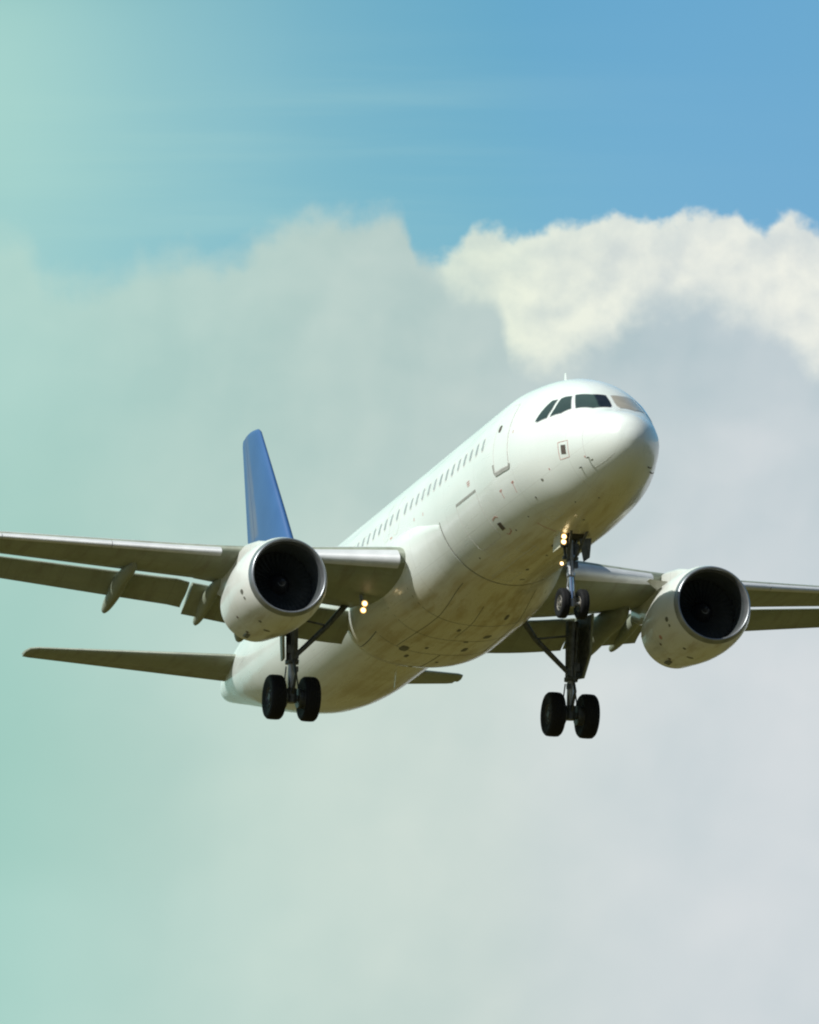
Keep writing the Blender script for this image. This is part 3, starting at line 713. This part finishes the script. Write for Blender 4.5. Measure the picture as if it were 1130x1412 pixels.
# ------------------------------------------------------------------ glazing, doors and marks on the fuselage
R1 = [(2.326, 1.022), (2.06, 1.265), (1.95, 1.515), (1.70, 1.520), (1.48, 1.510), (1.375, 1.455), (1.50, 1.09), (1.838, .80)]
R2 = [(2.37, .955), (2.54, .872), (2.60, .815), (2.53, .61), (2.55, .43), (2.19, .55), (1.957, .730)]
R3 = [(2.69, .772), (2.86, .722), (2.957, .5475), (3.10, .335), (2.99, .322), (2.666, .404), (2.626, .572)]
def grow(p, d):
    P = np.array([(x, t * 1.5) for x, t in p]); c = P.mean(0); v = P - c; l = np.linalg.norm(v, axis=1, keepdims=True)
    P = c + v * (1 + d / l); return [(a, b / 1.5) for a, b in P]
for mir in (False, True):
    for p in (R1, R2, R3):
        # dark glass in a grey surround; a pale sky reflection is painted into the port front pane
        f2 = MB(); patch(f2, grow(p, .028), .003, mirror=mir, step=.09, k=0); patch(f2, p, .008, mirror=mir, step=.09, k=1)
        f2.build('cockpit_window', [M['frame'], M['reflpane' if mir and p is R1 else 'glass']], fus, ang=60)

def rrect(x, t, w_, h_, n=4, R0=1.95):
    """rounded upright rectangle centred at (x, angle): width along, height round the skin"""
    r = min(w_, h_) * .45; out = []
    for cx, cy, a0 in ((1, 1, 0), (-1, 1, 90), (-1, -1, 180), (1, -1, 270)):
        for i in range(n + 1):
            a = math.radians(a0 + 90 * i / n)
            out.append((x + cx * (w_ / 2 - r) + r * math.cos(a), t + (cy * (h_ / 2 - r) + r * math.sin(a)) / R0))
    return out
xw = [6.35 + .533 * i for i in range(14)] + [14.0] + [14.59 + .533 * i for i in range(10)]
for x in xw:
    w_ = MB(); patch(w_, rrect(x, .262, .25, .38), .003, step=.12, k=0); patch(w_, rrect(x, .262, .165, .30), .006, step=.12, k=1)
    w_.build('cabin_window', [M['lseam'], M['pane']], fus, ang=60)

# forward door with its sill
door = [(5.36, -.20), (5.385, .10), (5.385, .42), (5.36, .60), (5.25, .69), (4.66, .69), (4.55, .60), (4.50, .42), (4.46, .10), (4.45, -.20)]
dm = MB(); patch(dm, door, .010, step=.12, k=0); strip(dm, door, .035, .013, k=1, closed=True)
patch(dm, rrect(5.16, .345, .20, .20), .016, k=3)
strip(dm, [(5.44, -.10), (5.42, -.20), (5.35, -.23), (4.47, -.222), (4.42, -.17)], .085, .016, k=2)
dm.build('cabin_door', [M['white'], M['lseam'], M['mseam'], M['brown']], fus, ang=60)
# cargo hatch with a dark lower lip, and access panels as seams
cg = MB(); strip(cg, [(8.72, -.235), (7.02, -.235)], .06, .006, k=1)
strip(cg, [(8.72, -.235), (8.74, -.85), (8.6, -.9), (7.1, -.9), (7.0, -.85), (7.02, -.235)], .022, .004, k=0)
cg.build('cargo_hatch', [M['lseam'], M['mseam']], fus, ang=60)
# overwing exits as seams
for x in (13.98, 14.86): ex = MB(); strip(ex, rrect(x, .26, .56, 1.0), .016, .004, closed=True); ex.build('emergency_exit', M['lseam'], fus, ang=60)
# small vents
for pl in ([(1.87, -.105), (1.69, -.108), (1.71, -.26), (1.89, -.25)], [(6.66, -.745), (6.45, -.752), (6.47, -.845), (6.70, -.845)]):
    v = MB(); patch(v, grow(pl, .02), .005, step=.1, k=0); patch(v, pl, .009, step=.1, k=1); v.build('vent', [M['seam'], M['brown']], fus, ang=60)
def mark(*parts):
    m_ = MB()
    for line, w_, cl in parts: strip(m_, line, w_, .004, closed=cl)
    m_.build('warning_marking', M['red'], fus, ang=60)
for line, w_, cl in (([(2.00, -.05), (1.57, -.02), (1.60, -.34), (2.02, -.345)], .020, True), ([(6.79, -.68), (6.74, -.665), (6.50, -.655), (6.38, -.68)], .03, False), ([(6.66, -.915), (6.56, -.94), (6.30, -.92), (6.27, -.88)], .03, False),
                     ([(7.62, -.075), (7.38, -.07)], .02, False), ([(7.60, -.10), (7.38, -.098)], .03, False), ([(7.58, -.125), (7.40, -.122)], .02, False), ([(4.853, -1.04), (4.83, -1.14), (4.79, -1.25), (4.77, -1.31)], .030, False),
                     ([(12.3, .02), (12.3, -.02)], .05, False), ([(11.5, .0), (11.5, -.04)], .04, False), ([(14.3, .0), (14.5, .0)], .04, False), ([(1.05, -.43), (1.05, -.47)], .04, False), ([(2.60, -.42), (2.6, -.45)], .04, False), ([(4.2, .25), (4.2, .21)], .04, False)):
    mark((line, w_, cl))
mark(([(5.44, -.44), (5.30, -.43)], .04, False), ([(5.37, -.44), (5.36, -.54)], .022, False)); mark(([(4.60, -.42), (4.46, -.41)], .045, False), ([(4.53, -.43), (4.55, -.56)], .022, False))
# access panel seams: nose cone joint, belly panels and edges of the fairing
def seam(line, w_, m_='lseam', **k): q_ = MB(); strip(q_, line, w_, .003, **k); q_.build('panel_seam', M[m_], fus, ang=60)
seam([(.95, -.80), (.55, -.83), (.30, -.83)], .016); seam([(1.0, t) for t in np.linspace(-.48, .35, 12)], .012)
seam([(10.265, t) for t in np.linspace(-.27, -math.pi + .27, 50)], .05, 'seam')
for t0 in (-1.28, -1.86): seam([(x, t0) for x in np.linspace(6.3, 10.2, 20)], .016)
for x0, x1, a, b in ((7.6, 8.6, -1.12, -.92), (6.4, 7.2, -1.35, -1.15), (3.5, 4.2, -1.15, -.95), (8.9, 9.9, -1.5, -1.25)): seam([(x0, a), (x1, a), (x1, b), (x0, b)], .014, closed=True)
for (x, t, a, b) in ((3.064, -.548, .10, .07), (3.82, -.735, .07, .06), (4.9, -.90, .05, .05), (6.06, -.95, .06, .05), (8.52, -1.52, .16, .07), (6.91, -1.53, .08, .06), (9.6, -1.62, .07, .14), (.888, -.59, .08, .05), (9.2, -.95, .07, .05), (1.9, -1.35, .06, .05), (2.6, -1.1, .05, .05), (3.4, -1.45, .09, .05)):
    sp_ = MB(); patch(sp_, rrect(x, t, a, b), .006, step=.05); sp_.build('drain_port', M['seam'], fus, ang=60)
def blade(name, x, th, h, c, t=.03, rake=.5, par=None):
    a = skin(x, th, -.03); up = skin(x, th, 1.0) - skin(x, th); mb = MB()
    tz = np.cross(up, [1, 0, 0]); tz = tz / np.linalg.norm(tz) * t
    rows = []
    for u in (0, .5, 1):
        cc = c * (1 - .5 * u); b = a + up * (h + .03) * u + np.array([h * rake * u, 0, 0])
        rows.append([b + [-cc / 2, 0, 0], b + tz * .5 * (1 - .5 * u), b + [cc / 2, 0, 0], b - tz * .5 * (1 - .5 * u)])
    return mb.loft(rows).build(name, M['white'], par or fus, ang=40)
blade('antenna', 5.5, math.pi / 2, .30, .24, rake=.15); blade('drain_mast', 20.6, -math.pi / 2 + .02, .42, .2, rake=.3)
# air data probes on the nose
for (x, t) in ((.95, -.50), (1.35, -.62), (1.2, -2.45), (.8, -2.38)):
    pr = MB(); a = skin(x, t, 0); b = skin(x, t, .07); pr.rod(a, b, .02, .015, 8); pr.rod(b, b + [-.12, 0, 0], .012, .008, 8); pr.build('probe', M['seam'], fus)
# belly of the fairing: bay doors, inlets and drains
from mathutils.bvhtree import BVHTree
bv = BVHTree.FromPolygons([tuple(v.co) for v in fair.data.vertices], [tuple(p.vertices) for p in fair.data.polygons])
def onb(x, y, o):
    h = bv.ray_cast(Vector((x - BASE[0], y - BASE[1], -6 - BASE[2])), Vector((0, 0, 1)))
    return np.array(h[0]) + BASE + np.array([0, 0, -o]) if h[0] is not None else np.array([x, y, -2.5 - o])
def bstrip(line, w_=.02, o=.004, k=0):
    P = [np.array(p, float) for p in line]; D = []
    for a, b in zip(P[:-1], P[1:]):
        m = max(1, int(np.linalg.norm(b - a) / .15)); D += [a + (b - a) * j / m for j in range(m)]
    D.append(P[-1]); rows = []
    for i, p in enumerate(D):
        a = D[max(i - 1, 0)]; b = D[min(i + 1, len(D) - 1)]; d = (b - a) / np.linalg.norm(b - a); n = np.array([-d[1], d[0]]) * w_ / 2
        rows.append([onb(*(p + n), -.02), onb(*(p + n), o), onb(*(p - n), o), onb(*(p - n), -.02)])
    MB().loft(rows, k=k).build('panel_seam', M['seam'], fair, ang=60)
bstrip([(16.6, -1.9), (16.6, 1.9)], .02); bstrip([(18.5, -1.7), (18.5, 1.7)], .02); bstrip([(16.6, 0), (18.5, 0)], .025)
bstrip([(16.6, 1.75), (18.5, 1.65)], .02); bstrip([(16.6, -1.75), (18.5, -1.65)], .02); bstrip([(13.2, -1.9), (13.2, 1.9)], .02); bstrip([(14.9, -1.9), (14.9, 1.9)], .02)
bstrip([(11.2, 1.0), (16.6, 1.2)], .016); bstrip([(11.2, -1.0), (16.6, -1.2)], .016); bstrip([(12.0, .2), (14.6, .2)], .016)
for (x, y, a, b) in ((16.55, 1.0, .52, .21), (13.8, .33, .24, .09), (15.0, -.22, .13, .13), (14.4, -.62, .36, .19), (15.9, -.45, .42, .14), (18.7, .2, .14, .12), (19.0, .28, .22, .08), (17.6, -.2, .18, .08), (12.6, -.6, .3, .10), (17.2, .75, .3, .10), (16.0, .55, .2, .08)):
    n = 12; MB().loft([[onb(x + a / 2 * math.copysign(abs(math.cos(2 * math.pi * i / n)) ** .6, math.cos(2 * math.pi * i / n)), y + b / 2 * math.copysign(abs(math.sin(2 * math.pi * i / n)) ** .6, math.sin(2 * math.pi * i / n)), q) for i in range(n)] for q in (.006, -.03)]).build('air_inlet', M['seam'], fair, ang=60)

# ------------------------------------------------------------------ the ground far below
gm = mat('dry_grass', (.2, .16, .05), .9)
def grass(q, co, b):
    n1 = q.noise(co, .004, 6, .6); n2 = q.noise(co, .08, 6, .65)
    c = q.mix(q.rng(n1, .35, .65), (.080, .065, .008), (.122, .096, .012)); c = q.mix(q.m('MULTIPLY', q.rng(n2, .4, .7), .5), c, (.045, .044, .007))
    q.put(b.inputs['Base Color'], c)
qq = G(gm.node_tree); grass(qq, qq.n('ShaderNodeTexCoord').outputs['Object'], gm.node_tree.nodes['Principled BSDF'])
me = bpy.data.meshes.new('ground'); N = 96
vs = [(0, 0, 0)] + [(r * math.cos(2 * math.pi * i / N), r * math.sin(2 * math.pi * i / N), 0) for r in (60, 400, 3000, 25000) for i in range(N)]
fs = [(0, 1 + i, 1 + (i + 1) % N) for i in range(N)] + [(1 + k * N + i, 1 + (k + 1) * N + i, 1 + (k + 1) * N + (i + 1) % N, 1 + k * N + (i + 1) % N) for k in range(3) for i in range(N)]
me.from_pydata(vs, [], fs); me.materials.append(gm)
go = bpy.data.objects.new('ground', me); COL.objects.link(go); go['kind'] = 'structure'
